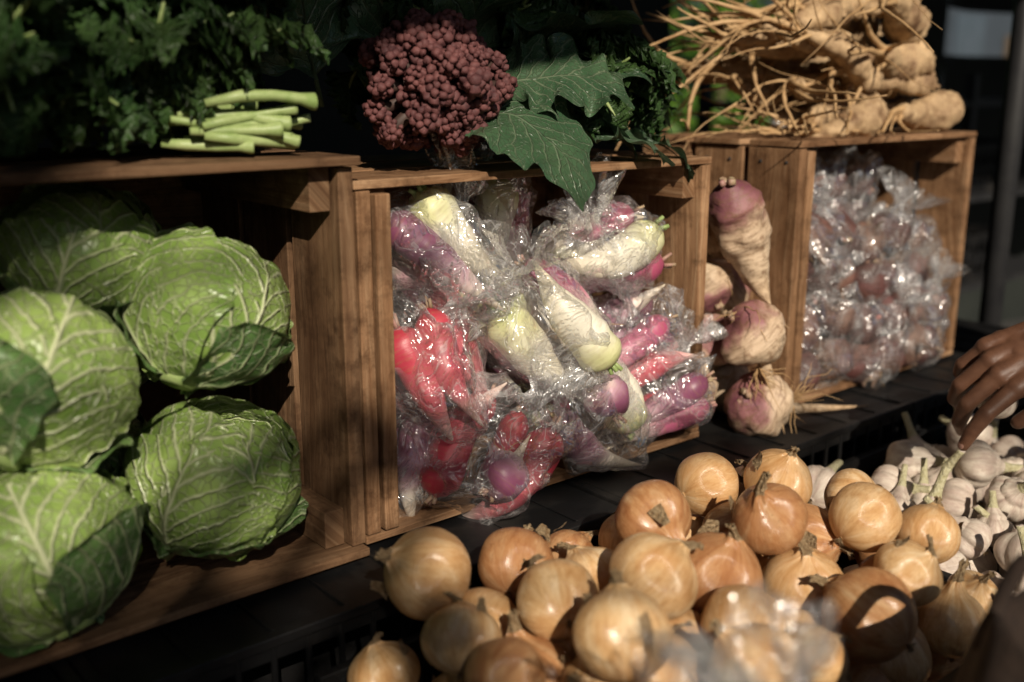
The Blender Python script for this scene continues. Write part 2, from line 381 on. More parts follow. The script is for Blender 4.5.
# ---------------------------------------------------------------- roots
def rootgeo(L,R,seed,shape='long',n=22,nr=34,tail=.5,lump=.16):
    rr=random.Random(seed); pts=[];rad=[]; bx=rr.uniform(-.16,.16)*L; by=rr.uniform(-.16,.16)*L; ph=rr.random()*6
    tx=rr.uniform(-1,1)*.5; ty=rr.uniform(-1,1)*.5
    for i in range(nr):
        t=i/(nr-1)
        if shape=='long': r=R*(min(1,t/.12)**.5)*(1-.30*t)*(1 if t<.5 else max(0,1-((t-.5)/.5))**.85) ; z=-t*L
        elif shape=='round':
            if t<.72:
                a=t/.72*pi*.93+.08; r=R*math.sin(a)**.85; z=-R*(1-math.cos(a))*.85
            else:
                q=(t-.72)/.28; r=R*.2*(1-q)**1.1+.0006; z=-R*1.68-q*tail*R*2
        elif shape=='beet':
            r=R*(min(1,t/.14)**.6)*(1-.12*math.sin(t*5))*(1 if t<.40 else max(0,1-((t-.40)/.45))**.9 if t<.85 else 0); r=max(r,R*.12*(1-t)); z=-t*L
        r=max(r,.0008)
        k=t*t
        off=Vector((bx*math.sin(t*2.6)+tx*k*k*L*.35,by*math.sin(t*2.6)+ty*k*k*L*.35,0))
        pts.append(Vector((0,0,z))+off); rad.append(r)
    return tube(pts,rad,n,lump,28,seed)
def stubs(mb,M,R,rr,m,n=5,L=.018):
    for i in range(n):
        a=rr.random()*6.28; q=R*.25*rr.random(); l=L*rr.uniform(.5,1.3)
        p=Vector((math.cos(a)*q,math.sin(a)*q,-R*.06)); d=Vector((math.cos(a)*.35,math.sin(a)*.35,1)).normalized()
        mb.add(tube([p,p+d*l*.5,p+d*l],[R*.13,R*.10,R*.09],7),m,M)
def rootlets(mb,M,p0,n,L,rr,m,r=.0012):
    for i in range(n):
        d=Vector((rr.gauss(0,1),rr.gauss(0,1),-abs(rr.gauss(.4,.8)))).normalized(); p=Vector(p0); pts=[p.copy()]; l=L*rr.uniform(.4,1.2)
        for k in range(7):
            d=(d+Vector((rr.gauss(0,.3),rr.gauss(0,.3),rr.gauss(-.05,.2)))).normalized(); p=p+d*l/7; pts.append(p.copy())
        mb.add(tube(pts,[r*(1-k/9) for k in range(8)],5),m,M)
# ---------------------------------------------------------------- bags
def bag(name,items,center,neck,filmmat,seed,flare=1.0,sub=(104,64),puff=.006):
    rr=random.Random(seed); e=empty(name,center); C=Vector(center); inv=Matrix.Translation(-C)
    mb=MB(); allv=[]
    for (geo,m,M,extra) in items:
        mb.add(geo,m,inv@M)
        allv.extend([inv@M@v for v in geo[0][::5]])
        if extra: extra(mb,inv@M)
    mb.obj('contents',e)
    bm=bmesh.new()
    for v in allv: bm.verts.new(v)
    bmesh.ops.convex_hull(bm,input=bm.verts[:]); bmesh.ops.delete(bm,geom=[v for v in bm.verts if not v.link_faces],context='VERTS')
    bmesh.ops.triangulate(bm,faces=bm.faces[:]); bm.normal_update()
    tree=BVHTree.FromBMesh(bm)
    cc=sum((v.co for v in bm.verts),Vector())/len(bm.verts)
    F=frame(neck).to_3x3(); nth,nph=sub
    H=[[0]*nth for _ in range(nph)]
    for i in range(nph):
        ph=.03+(pi-.06)*i/(nph-1)
        for j in range(nth):
            th=2*pi*j/nth; d=F@Vector((math.sin(ph)*math.cos(th),math.sin(ph)*math.sin(th),math.cos(ph)))
            h=tree.ray_cast(cc+d*.6,-d)
            H[i][j]=((h[0]-cc).length if h[0] is not None else .05)
    bm.free()
    for _ in range(3):
        H=[[ (H[i][j]*2+H[max(i-1,0)][j]+H[min(i+1,nph-1)][j]+H[i][(j+1)%nth]+H[i][j-1])/6 for j in range(nth)] for i in range(nph)]
    nk=rr.randint(6,10); vs=[];uv=[]
    top=sum(H[0])/nth+.014
    tilt=F@Vector((rr.uniform(-.7,.7),rr.uniform(-.7,.7),0))
    ring=[]
    prof=[(.042,.034),(.035,.031),(.027,.025),(.019,.018),(.011,.009),(.004,.006),(-.004,.0085),(-.010,.015),(-.016,.023)]
    for (hh,r) in prof: ring.append((hh*flare if hh>0 else hh,r*(flare if hh>0.01 else 1)))
    phs=rr.random()*6; rows=0
    for (hh,r) in ring:
        for j in range(nth):
            th=2*pi*j/nth
            pl=1+.36*math.sin(nk*th+phs+2*math.sin(th*2+phs))+.15*math.sin((nk*2+3)*th)
            q=r*pl*(1+.35*math.sin(2*th+phs))
            z=top+hh+((.010*math.sin(2*th+phs)+.006*math.sin(5*th))*flare if hh>.02 else 0)
            p=cc+F@Vector((math.cos(th)*q,math.sin(th)*q,z))+tilt*max(0,hh)*.9
            vs.append(p); uv.append((j/nth,0))
        rows+=1
    for i in range(nph):
        ph=.03+(pi-.06)*i/(nph-1)
        if ph<.42: continue
        for j in range(nth):
            th=2*pi*j/nth; d=F@Vector((math.sin(ph)*math.cos(th),math.sin(ph)*math.sin(th),math.cos(ph)))
            h0=H[i][j]; r=h0+puff
            dec=math.exp(-(ph-.3)/.7)
            r*=1+.13*dec*math.sin(nk*th+phs+2*math.sin(th*2+phs))
            p=cc+d*r
            a=nz(p,14,seed); b=nz(p,32,seed+4); c_=nz(p,8,seed+8)
            r+=.016*(.32-abs(a)*2.)+.007*(.3-abs(b)*2.)+.010*c_
            r=max(r,h0*.95)
            r+=dec*.010
            vs.append(cc+d*r); uv.append((j/nth,i/nph))
        rows+=1
    mb=MB(); mb.add((vs,grid_faces(rows,nth,True),uv),filmmat); mb.obj('plastic_film',e)
    return e
def rad_item(kind,pos,d,seed,L=None,R=None):
    rr=random.Random(seed)
    m={'r':M_rred,'k':M_rpink,'p':M_rpurp,'w':M_rwht,'t':M_rpurp,'b':M_beet}[kind]
    if kind in 'tb':
        R=R or rr.uniform(.027,.033); geo=rootgeo(.08,R,seed,'round',20,28,.5); off=R*.85
    elif kind=='w': R=R or .028; L=L or .15; geo=rootgeo(L,R,seed,'long',20,28); off=L*.42
    else: R=R or rr.uniform(.019,.025); L=L or rr.uniform(.13,.165); geo=rootgeo(L,R,seed,'long',20,28); off=L*.42
    M=Matrix.Translation(pos)@frame(d,roll=rr.random()*6)@Matrix.Translation((0,0,off))
    def ex(mb,MM):
        r2=random.Random(seed+1); stubs(mb,MM,R,r2,M_stalkp if kind!='w' else M_stalk,4 if kind!='b' else 3,.012)
        if kind in 'tbk': rootlets(mb,MM,(0,0,-off*1.9),4,.03,r2,M_rlet,.0008)
    return (geo,m,M,ex)
def radish_bag(c,d,kinds,neck,seed,name='bag_of_radishes',spread=.034,fm=None,fl=1.0,sub=(96,60),jit=.12):
    rr=random.Random(seed); d=Vector(d).normalized(); F=frame(d).to_3x3(); its=[]
    n=len(kinds); a0=rr.random()*6
    for i,k in enumerate(kinds):
        a=a0+2*pi*i/n; s=spread if n>1 else 0
        o=F@Vector((math.cos(a)*s,math.sin(a)*s*1.05,rr.uniform(-.012,.012)))
        dd=(d+Vector((rr.gauss(0,jit),rr.gauss(0,jit),rr.gauss(0,jit)))).normalized()
        if rr.random()<.25: dd=-dd
        its.append(rad_item(k,Vector(c)+o,dd,seed*17+i))
    return bag(name,its,c,neck,fm or M_film,seed,fl,sub)
radish_bag((.130,.055,.290),V((-.75,.3,.6)),'wkpwk',V((.5,-.1,.8)),101,spread=.038)
radish_bag((.095,.020,.175),V((-.35,.2,.95)),'rrprr',V((.1,-.3,1)),102,spread=.034)
radish_bag((.150,-.010,.072),V((.55,-.2,.8)),'rrrtr',V((.5,-.3,.8)),103,spread=.034)
radish_bag((.245,-.005,.200),V((-.75,.35,.75)),'wwkwp',V((-.6,-.2,.75)),104,spread=.038)
radish_bag((.385,.050,.262),V((.85,-.4,.35)),'kwkwk',V((-.6,-.3,.7)),105,spread=.036)
radish_bag((.415,.055,.160),V((.8,-.5,.3)),'ptppk',V((-.1,-.3,.9)),106)
radish_bag((.440,.010,.066),V((.8,-.5,.45)),'rpkrp',V((.5,-.35,.8)),107)
radish_bag((.300,-.010,.078),V((-.7,.3,.7)),'twkwp',V((-.6,-.3,.6)),108,spread=.038)
radish_bag((.070,.065,.065),V((.2,.1,.9)),'tptk',V((-.1,-.3,.9)),109)
radish_bag((.260,.14,.29),V((.2,.1,.9)),'pkwk',V((.1,-.1,1)),110,fl=.6)
radish_bag((.180,.18,.14),V((.6,.1,.6)),'rkpp',V((.1,-.1,1)),111)
radish_bag((.320,.18,.13),V((.6,.1,.6)),'pkpp',V((.1,-.1,1)),112)
def beet_bag(c,n,neck,seed):
    rr=random.Random(seed); its=[]
    offs=[(.035,-.01,-.035),(-.035,-.012,-.03),(.028,-.010,.035),(-.034,-.005,.032),(0,.04,0)][:n]
    for i,o in enumerate(offs):
        d=V((rr.gauss(0,1),rr.gauss(0,1),rr.gauss(0,1)))
        its.append(rad_item('b',V(c)+V(o),d,seed*13+i,R=rr.uniform(.033,.040)))
    return bag('bag_of_beets',its,c,neck,M_film2,seed,.9,(84,52),.008)
for i,(c,nk) in enumerate([((.835,.035,.078),(-.2,-.3,.9)),((.960,.010,.074),(.2,-.5,.8)),((1.095,.020,.076),(.2,-.3,.9)),
    ((.860,.060,.205),(-.2,-.2,1)),((.985,.040,.200),(.3,-.3,.9)),((1.100,.070,.195),(0,-.3,1)),((.930,.12,.290),(-.1,-.1,1)),((1.05,.14,.28),(.2,-.1,1))]):
    beet_bag(c,5,V(nk),200+i)
# turnips stacked in the gap between crates
def turnip(loc,d,R,seed,name='turnip',L=None,nrl=9,tail=.9):
    rr=random.Random(seed); mb=MB()
    geo=rootgeo(.17,R,seed,'round',36,56,tail,.22) if L is None else rootgeo(L,R,seed,'beet',36,60,.5,.22)
    mb.add(geo,M_turn); off=R*.85 if L is None else L*.4
    stubs(mb,Matrix(),R,rr,M_stalkp,6,.010); rootlets(mb,Matrix(),(0,0,-R*1.75 if L is None else -L*.8),nrl,.07,rr,M_rlet,.0012)
    o=mb.obj(name); o.matrix_world=Matrix.Translation(loc)@frame(d,roll=rr.random()*6)@Matrix.Translation((0,0,off))
turnip((.590,-.022,.130),V((-.35,.3,.85)),.046,301,nrl=16,tail=1.2); turnip((.632,-.034,.048),V((-.85,.3,.2)),.047,302,nrl=22,tail=1.7)
turnip((.580,-.008,.262),V((-.12,.15,.98)),.040,303,'beetroot',.21,nrl=14)
k=0
for y in (.055,.135,.21):
    for (x,z) in ((.588,.043),(.67,.043),(.59,.12),(.672,.118),(.60,.195),(.668,.19),(.63,.262)):
        k+=1; turnip((x+R_.uniform(-.004,.004),y,z),V((R_.gauss(0,1),R_.gauss(0,1),R_.gauss(.3,1))),.039,310+k)
# ---------------------------------------------------------------- leaves
def leafgeo(L,W,seed,droop=1.,ramp_=.012,freq=26,nu=14,nv=50,fold=.2,lobes=0.,twist=0,broad=False):
    rr=random.Random(seed); ph=rr.random()*9; vs=[];uv=[]
    for i in range(nv):
        v=i/(nv-1); ang=droop*v**1.4
        y=L*(math.sin(ang)/droop if abs(droop)>.01 else v)*1.0; z=-L*(1-math.cos(ang))/max(droop,.01)
        if broad: w=W*math.sqrt(max(.003,math.sin(pi*min(1,v**.8*.97+.02))))*(.3 if v<.08 else min(1,.3+(v-.08)*5))
        else: w=W*(math.sin(pi*min(1,v**.75*.93+.05)))**.7*(.25 if v<.12 else min(1,.25+(v-.12)*4.5))
        w*=1+lobes*math.sin(v*38+ph)+lobes*.6*math.sin(v*83+ph*2)
        for j in range(nu):
            u=-1+2*j/(nu-1); au=abs(u)
            sg=1 if u>0 else -1
            rf=ramp_*au**1.6*(math.sin(freq*v+ph+sg)+.6*math.sin(freq*2.3*v+ph*2+sg*2+u*3))
            rf2=ramp_*.6*au**1.6*math.cos(freq*1.6*v+ph*1.3+sg)
            x=u*w+rf2*.7*sg
            p=V((x,y+rf2,z+fold*au*w+rf))
            q=nz(p,18,seed); p.z+=.010*q
            vs.append(p); uv.append((u*.9,v))
    return vs,grid_faces(nv,nu),uv
def kale_bunch(name,cx,cy,cz,sx,sy,sz,n,seed,Lr=(.05,.09),m=M_kale,amp=.0078,nv=96):
    rr=random.Random(seed); mb=MB()
    for i in range(n):
        d=V((rr.gauss(0,1),rr.gauss(-.35,.8),rr.gauss(.25,.75))).normalized()
        p=V((cx,cy,cz))+V((d.x*sx*rr.uniform(.1,.85),d.y*sy*rr.uniform(.1,.85),d.z*sz*rr.uniform(.1,.8)))
        L=rr.uniform(*Lr); up=V((rr.gauss(0,.5),rr.gauss(0,.5),1))
        x=d.cross(up).normalized(); z=x.cross(d)
        M=Matrix((x,d,z)).transposed().to_4x4(); M.translation=p
        mb.add(leafgeo(L,L*rr.uniform(.30,.42),seed*100+i,rr.uniform(.6,2.2),amp,rr.uniform(75,110),12,nv,.5,.10),m,M)
        mb.add(tube([p-d*.04,p,p+d*L*.5],[.003,.0028,.0012],6),M_stalk)
    for i,v in enumerate(mb.v):
        if v.z<cz-sz and v.y>-.012: mb.v[i]=V((v.x,v.y,cz-sz+.002*nz(v,50)+.001))
    return mb.obj(name)
kale_bunch('kale_bunch',-.44,.10,.50,.15,.13,.085,84,1)
kale_bunch('kale_bunch',-.30,.09,.50,.15,.13,.085,100,2)
kale_bunch('kale_bunch',-.16,.11,.50,.14,.12,.085,96,3)
kale_bunch('kale_bunch',-.35,.17,.58,.17,.12,.16,84,4)
kale_bunch('kale_bunch',-.09,.22,.56,.15,.12,.14,80,5)
kale_bunch('kale_bunch',-.04,.28,.62,.15,.12,.2,50,6)
rr=random.Random(5); mb=MB()
for i in range(17):
    p=V((-.150+rr.uniform(-.02,.015),.035+rr.uniform(-.02,.02),.430+rr.uniform(-.012,.026)))
    d=V((1,-.30+rr.gauss(0,.13),-.06+rr.gauss(0,.15))).normalized(); l=rr.uniform(.075,.115)
    r=rr.uniform(.0030,.0055); b=V((0,rr.gauss(0,.003),rr.gauss(0,.003)))
    mb.add(tube([p,p+d*l*.3+b,p+d*l*.6+b,p+d*l*.85+b*.4,p+d*l*.97,p+d*l],[r*.8,r,r,r*1.15,r*1.5,r*1.45],10,.3,60,i),M_stalk)
mb.obj('kale_stalk_bundle')
# purple cauliflower
mb=MB(); rr=random.Random(9); cc=V((.132,.050,.468))
ico=bmesh.new(); bmesh.ops.create_icosphere(ico,subdivisions=2,radius=1); iv=[v.co.copy() for v in ico.verts]; iff=[tuple(v.index for v in f.verts) for f in ico.faces]; ico.free()
N=74
for i in range(N):
    zz=1-1.9*(i+.5)/N; a=i*2.39996; q=math.sqrt(1-zz*zz); d=V((q*math.cos(a),q*math.sin(a),zz))
    R0=.058*(1+.14*rr.gauss(0,.9)); c0=cc+V((d.x*R0*1.08,d.y*R0,d.z*R0*1.12)); fr=rr.uniform(.012,.018)
    mb.add(tube([cc+d*.01,c0-d*.004],[.006,.007],7),M_caulst)
    for k in range(24):
        z2=1-1.5*(k+.5)/24; a2=k*2.39996+i; q2=math.sqrt(max(0,1-z2*z2))
        dd=frame(d).to_3x3()@V((q2*math.cos(a2),q2*math.sin(a2),z2)); c1=c0+dd*fr*rr.uniform(.6,.92); r1=fr*rr.uniform(.20,.36); o=rr.random()*50
        mb.add(([c1+v*r1*(1+.5*nz(v,2.9,o)) for v in iv],iff,[(v.x,v.y) for v in iv]),M_caul)
mb.obj('purple_cauliflower')
def big_leaf(name,p,d,up,L,W,seed,droop,m=M_coll,amp=.008,freq=15,lobes=.03,fold=.15):
    d=V(d).normalized(); x=d.cross(V(up)).normalized(); z=x.cross(d); M=Matrix((x,d,z)).transposed().to_4x4(); M.translation=V(p)
    mb=MB(); mb.add(leafgeo(L,W,seed,droop,amp,freq,30,80,fold,lobes,0,True),m,M)
    pts=[];rad=[]
    for i in range(12):
        v=-.18+.95*i/11; a=droop*max(v,0)**1.4
        pts.append(M@V((0,L*(math.sin(a)/droop) if v>0 else L*v,-L*(1-math.cos(a))/droop-.0015))); rad.append(.0030*(1-.85*i/11))
    mb.add(tube(pts,rad,8),m); return mb.obj(name)
big_leaf('collard_leaf',(.185,.040,.440),(.30,-1,.05),(-.35,-.1,1),.165,.070,1,1.50,amp=.006,fold=.05)
big_leaf('collard_leaf',(.225,.05,.470),(.9,-.75,.30),(-.5,-.5,.8),.15,.060,2,.8,amp=.010,freq=20,lobes=.03)
big_leaf('collard_leaf',(.29,.12,.44),(.8,-.6,.25),(0,0,1),.18,.055,3,1.2)
big_leaf('collard_leaf',(.22,.14,.48),(-.1,-.45,.9),(0,1,.3),.20,.065,4,1.0,amp=.014)
big_leaf('collard_leaf',(.30,.15,.47),(.4,-.5,.8),(-.3,.6,.6),.20,.070,5,1.1,amp=.014,lobes=.04)
big_leaf('collard_leaf',(.40,.14,.45),(.8,-.45,.35),(0,0,1),.16,.055,6,1.2)
big_leaf('collard_leaf',(.05,.16,.48),(-.3,-.2,.9),(0,1,.3),.20,.070,7,.7,amp=.014)
big_leaf('collard_leaf',(.14,.17,.50),(.1,-.2,1),(0,1,.3),.22,.075,8,.7,amp=.014)
big_leaf('collard_leaf',(.43,.06,.405),(.7,-.65,.12),(0,0,1),.11,.036,9,1.3)
big_leaf('collard_leaf',(.34,.05,.405),(.6,-.6,.3),(0,0,1),.13,.045,10,1.3)
big_leaf('collard_leaf',(.33,.09,.47),(.6,-.7,.5),(-.3,-.3,.8),.15,.055,12,.9,amp=.010)
kale_bunch('broccoli_greens',.40,.11,.465,.13,.10,.07,84,11,(.045,.08))
kale_bunch('broccoli_greens',.33,.20,.55,.13,.10,.15,70,12,(.06,.10))
kale_bunch('broccoli_greens',.18,.24,.58,.13,.10,.18,50,13,(.06,.10))
# ---------------------------------------------------------------- root pile on the right crate
mb=MB(); rr=random.Random(21)
def rootlet(p,d,l,r,grav=-.02):
    pts=[V(p)]; d=V(d).normalized(); n=16
    cur=V((rr.gauss(-.03,.06),rr.gauss(0,.08),rr.gauss(0,.06)))
    for k in range(n):
        d=(d+cur+V((rr.gauss(0,.10),rr.gauss(0,.10),rr.gauss(grav,.09)))).normalized(); q=pts[-1]+d*l/n
        if q.z<.398 and q.x>.70: q.z=.398+rr.random()*.004; d.z=abs(d.z)*.3
        pts.append(q)
    mb.add(tube(pts,[r*(1-.8*k/n) for k in range(n+1)],7,.3,120,rr.random()*30),M_rlet)
lay=[(.427,[.02,.090,.16,.23]),(.427,[.04,.11,.18]),(.474,[.045,.115,.185]),(.474,[.06,.13,.2]),(.518,[.05,.12,.19]),(.522,[.08,.15]),(.562,[.08,.15]),(.565,[.11]),(.60,[.12,.17])]
for li,(z,ys) in enumerate(lay):
    for y in ys:
        x=(1.20 if li%2==0 else 1.06)-rr.uniform(0,.09)-(z-.42)*.45
        L=rr.uniform(.11,.18); R=rr.uniform(.021,.036); d=V((-1,.25+rr.gauss(0,.36),rr.gauss(.03,.18))).normalized()
        pts=[];rad=[]; nn=40; b=rr.uniform(-.03,.03); s=rr.random()*50
        for i in range(nn):
            t=i/(nn-1); pts.append(V((x,y,z))+d*L*t+V((0,b*math.sin(t*3),.012*math.sin(t*3+s))))
            rad.append(max(.002,R*(min(1,(t+.08)/.14)**.5)*(1-.65*t**1.3)*(1+.035*math.sin(t*60+s)+.03*math.sin(t*101+s))))
        mb.add(tube(pts,rad,28,.40,30,s),M_rope)
        for k in range(9):
            q=pts[0]; dd=(-d+V((rr.gauss(0,.45),rr.gauss(0,.45),rr.gauss(0,.45)))).normalized(); l=rr.uniform(.008,.022)
            mb.add(tube([q-dd*.004,q+dd*l*.5,q+dd*l],[R*.22,R*.16,R*.12],7,.4,90,k),M_rope)
        for k in range(6):
            dd=(d+V((rr.gauss(-.2,.2),rr.gauss(0,.28),rr.gauss(-.04,.18)))); rootlet(pts[-1-rr.randint(0,8)]+V((0,0,rr.uniform(-.3,.3)*R)),dd,rr.uniform(.12,.30),rr.choice([.0016,.0022,.003,.0045,.006]))
        for k in range(8):
            dd=V((rr.gauss(0,1),rr.gauss(-.3,1),rr.gauss(.2,1))); rootlet(pts[rr.randint(2,26)],dd,rr.uniform(.02,.05),rr.uniform(.0006,.0014))
mb.obj('parsley_root_bundle')
# ---------------------------------------------------------------- onions & garlic
def onion_mesh(seed,m):
    rr=random.Random(seed); n=44; vs=[];uv=[]
    sq=rr.uniform(.80,1.0); bend=rr.uniform(-.9,.9); bend2=rr.uniform(-.9,.9); nl=rr.uniform(.3,.95)
    prof=[]
    for i in range(32):
        ph=.04+2.68*i/31; prof.append((math.sin(ph)**.95,-sq*math.cos(ph)))
    r0,z0=prof[-1]
    for i in range(1,18):
        t=i/17; r=(r0-.075)*(1-t)**3.4+.075+.07*max(0,t-.7)*2; z=z0+(1-(1-t)**1.25)*nl
        if i==17: r*=.45
        prof.append((max(r,.02),z))
    for i,(r,z) in enumerate(prof):
        t=max(0,(z-z0)/nl) if i>31 else 0
        for j in range(n):
            th=2*pi*j/n
            k=1+.005*math.sin(9*th+seed)+.07*nz((math.cos(th),math.sin(th),z),1.1,seed)
            if t>0: k*=1+(.34*math.sin(5*th+t*5+seed)+.18*math.sin(11*th-t*3))*min(1,t*1.6)
            vs.append(V((r*k*math.cos(th)+bend*t*t*.6,r*k*math.sin(th)+bend2*t*t*.6,z+(.08*math.sin(3*th+seed) if i==len(prof)-1 else 0)))); uv.append((j/n,i/len(prof)))
    mb=MB(); gf=grid_faces(len(prof),n,True); mb.add((vs,gf+[tuple(range(n))],uv),m)
    dm=mb.mat(M_dry)
    for q in range(37*n,len(gf)): mb.mi[q]=dm
    for k in range(22):
        d=V((rr.gauss(0,.6),rr.gauss(0,.6),-1)).normalized(); p=V((0,0,-sq)); mb.add(tube([p,p+d*.1,p+d*.2+V((rr.gauss(0,.05),rr.gauss(0,.05),0))],[.014,.01,.004],4),M_dry)
    for k in range(rr.randint(0,2)):
        a=rr.random()*6.28; vv=[];u2=[]; w=rr.uniform(.35,.7); s0=rr.uniform(1.9,2.2); s1=s0+rr.uniform(.3,.5)
        for i in range(10):
            s=s0+(s1-s0)*i/9
            for j in range(10):
                th=a+w*(j/9-.5)*(1-.5*(i/9)**2); r2=1.06+.26*(i/9)**2.5+.04*nz((i,j,k),.5,seed)
                vv.append(V((math.sin(s)*r2*math.cos(th),math.sin(s)*r2*math.sin(th),-sq*math.cos(s)*r2))); u2.append((j/9,i/9))
        mb.add((vv,grid_faces(10,10),u2),M_dry)
    return mb.mesh('onion')
def garlic_mesh(seed):
    rr=random.Random(seed); n=64; vs=[];uv=[];prof=[]
    for i in range(26):
        ph=.05+2.45*i/25; prof.append((math.sin(ph)**.85,-.78*math.cos(ph),1))
    r0,z0,_=prof[-1]; nl=rr.uniform(1.0,2.6)
    for i in range(1,14):
        t=i/13; prof.append((r0*(1-t)**4.0+.19*(1-.15*t),z0+t*nl,max(0,1-t*2)))
    nc=rr.randint(6,9); tx=rr.uniform(-.5,.5)
    for i,(r,z,f) in enumerate(prof):
        for j in range(n):
            th=2*pi*j/n; k=1+.17*f*(abs(math.cos(nc*th/2+.5*math.sin(th+seed)))**.7-.6)*min(1,i/6)
            k*=1+.05*nz((math.cos(th),math.sin(th),z),1.5,seed)
            t=max(0,z-z0); vs.append(V((r*k*math.cos(th)+tx*t*t*.25,r*k*math.sin(th),z))); uv.append((j/n,i/37))
    mb=MB(); gf=grid_faces(len(prof),n,True); mb.add((vs,gf+[tuple(range(n)),tuple((len(prof)-1)*n+j for j in range(n))],uv),M_gar)
    st=mb.mat(M_garst)
    for q in range(30*n,len(gf)): mb.mi[q]=st
    for k in range(26):
        d=V((rr.gauss(0,.7),rr.gauss(0,.7),-1)).normalized(); p=V((0,0,-.76)); mb.add(tube([p,p+d*.12,p+d*.24],[.02,.012,.004],4),M_dry)
    return mb.mesh('garlic_bulb')
def pack(n,x0,x1,y0,y1,fl,rr,rmin,rmax,cand=26,mound=.25,comp=.93,seeds=()):
    S=list(seeds)
    for i in range(n):
        best=None; r=rr.uniform(rmin,rmax)
        for c in range(cand):
            x=rr.uniform(x0+r,x1-r); y=rr.uniform(y0+r,y1-r); z=fl+r*.9
            for (a,b,c_,q) in S:
                dd=(x-a)**2+(y-b)**2; s=(r+q)*comp
                if dd<s*s: z=max(z,c_+math.sqrt(s*s-dd))
            ex=max(abs(x-(x0+x1)/2)/((x1-x0)/2),abs(y-(y0+y1)/2)/((y1-y0)/2))
            sc=z+mound*.1*ex**3
            if best is None or sc<best[0]: best=(sc,x,y,z,r)
        S.append(best[1:])
    return S
rr=random.Random(35)
om=[onion_mesh(s,M_on if s%3 else M_on2) for s in range(1,15)]
S=pack(112,-.122,.462,-.482,-.121,-.162,rr,.026,.042,mound=.4)
for (x,y,z,r) in S:
    if z<-.13: continue
    d=V((rr.gauss(0,.9),rr.gauss(-.2,.9),rr.gauss(.75,.6)))
    o=place('onion',rr.choice(om)); o.matrix_world=Matrix.Translation((x,y,z))@frame(d,roll=rr.random()*6)@Matrix.Diagonal((r,r,r,1))
gm=[garlic_mesh(s) for s in range(1,8)]
S=pack(138,.493,1.077,-.482,-.121,-.162,rr,.023,.033,mound=.5)
for (x,y,z,r) in S:
    if z<-.13: continue
    d=V((rr.gauss(-.3,1),rr.gauss(0,1),rr.gauss(.5,.6)))
    o=place('garlic_bulb',rr.choice(gm)); o.matrix_world=Matrix.Translation((x,y,z))@frame(d,roll=rr.random()*6)@Matrix.Diagonal((r,r,r,1))
# front tray with bagged radishes close to the photographer
plastic_crate(-.34,-.03,-.80,-.53,-.17,.01)
mb=MB(); box(mb,M_cloth,-.5,.5,-.86,-.57,-.201,-.172); box(mb,M_cloth,-.5,.5,-.862,-.857,-.78,-.2)
mb.obj('front_table',smooth=False)
for i,(c,kk) in enumerate([((-.165,-.59,.046),'www'),((-.095,-.60,.046),'kww'),((-.27,-.66,.01),'wkt'),((-.12,-.70,-.01),'tkw')]):
    radish_bag(c,V((.2,0,1)),kk,V((.25*(i-1),0,1)),400+i,fm=M_film,sub=(70,44),spread=.028,fl=1.1)
def sack(c,rx,ry,h):
    vs=[];uv=[]; n=60; nr=34
    for i in range(nr):
        t=i/(nr-1)
        if t<.75: q=t/.75; r=(.55+.45*math.sin(min(1,q*1.6)*pi/2))*(1-.28*q**3); z=h*(1-(1-q)**1.15)
        else: q=(t-.75)/.25; r=.72-.06*math.sin(q*pi)-.10*q; z=h*(1-.22*q)
        for j in range(n):
            th=2*pi*j/n; k=1+.09*nz((math.cos(th)*1.5,math.sin(th)*1.5,z*9),1,3)+.04*math.sin(7*th+z*30)*q
            vs.append(V(c)+V((math.cos(th)*rx*r*k,math.sin(th)*ry*r*k,z+.012*math.sin(3*th)*(t>.5)))); uv.append((j/n,t))
    mb=MB(); mb.add((vs,grid_faces(nr,n,True)+[tuple(range(n))],uv),M_sack)
    for s in(-1,1):
        pts=[V(c)+V((-.05+.1*k/12,s*ry*.62,h*.9+.05*math.sin(pi*k/12))) for k in range(13)]; mb.add(tube(pts,[.006]*13,8),M_sack)
    mb.obj('brown_sack_stand_in')
sack((.165,-.640,-.171),.120,.085,.300)  # sack form stands in for an unidentified dark blurred shape
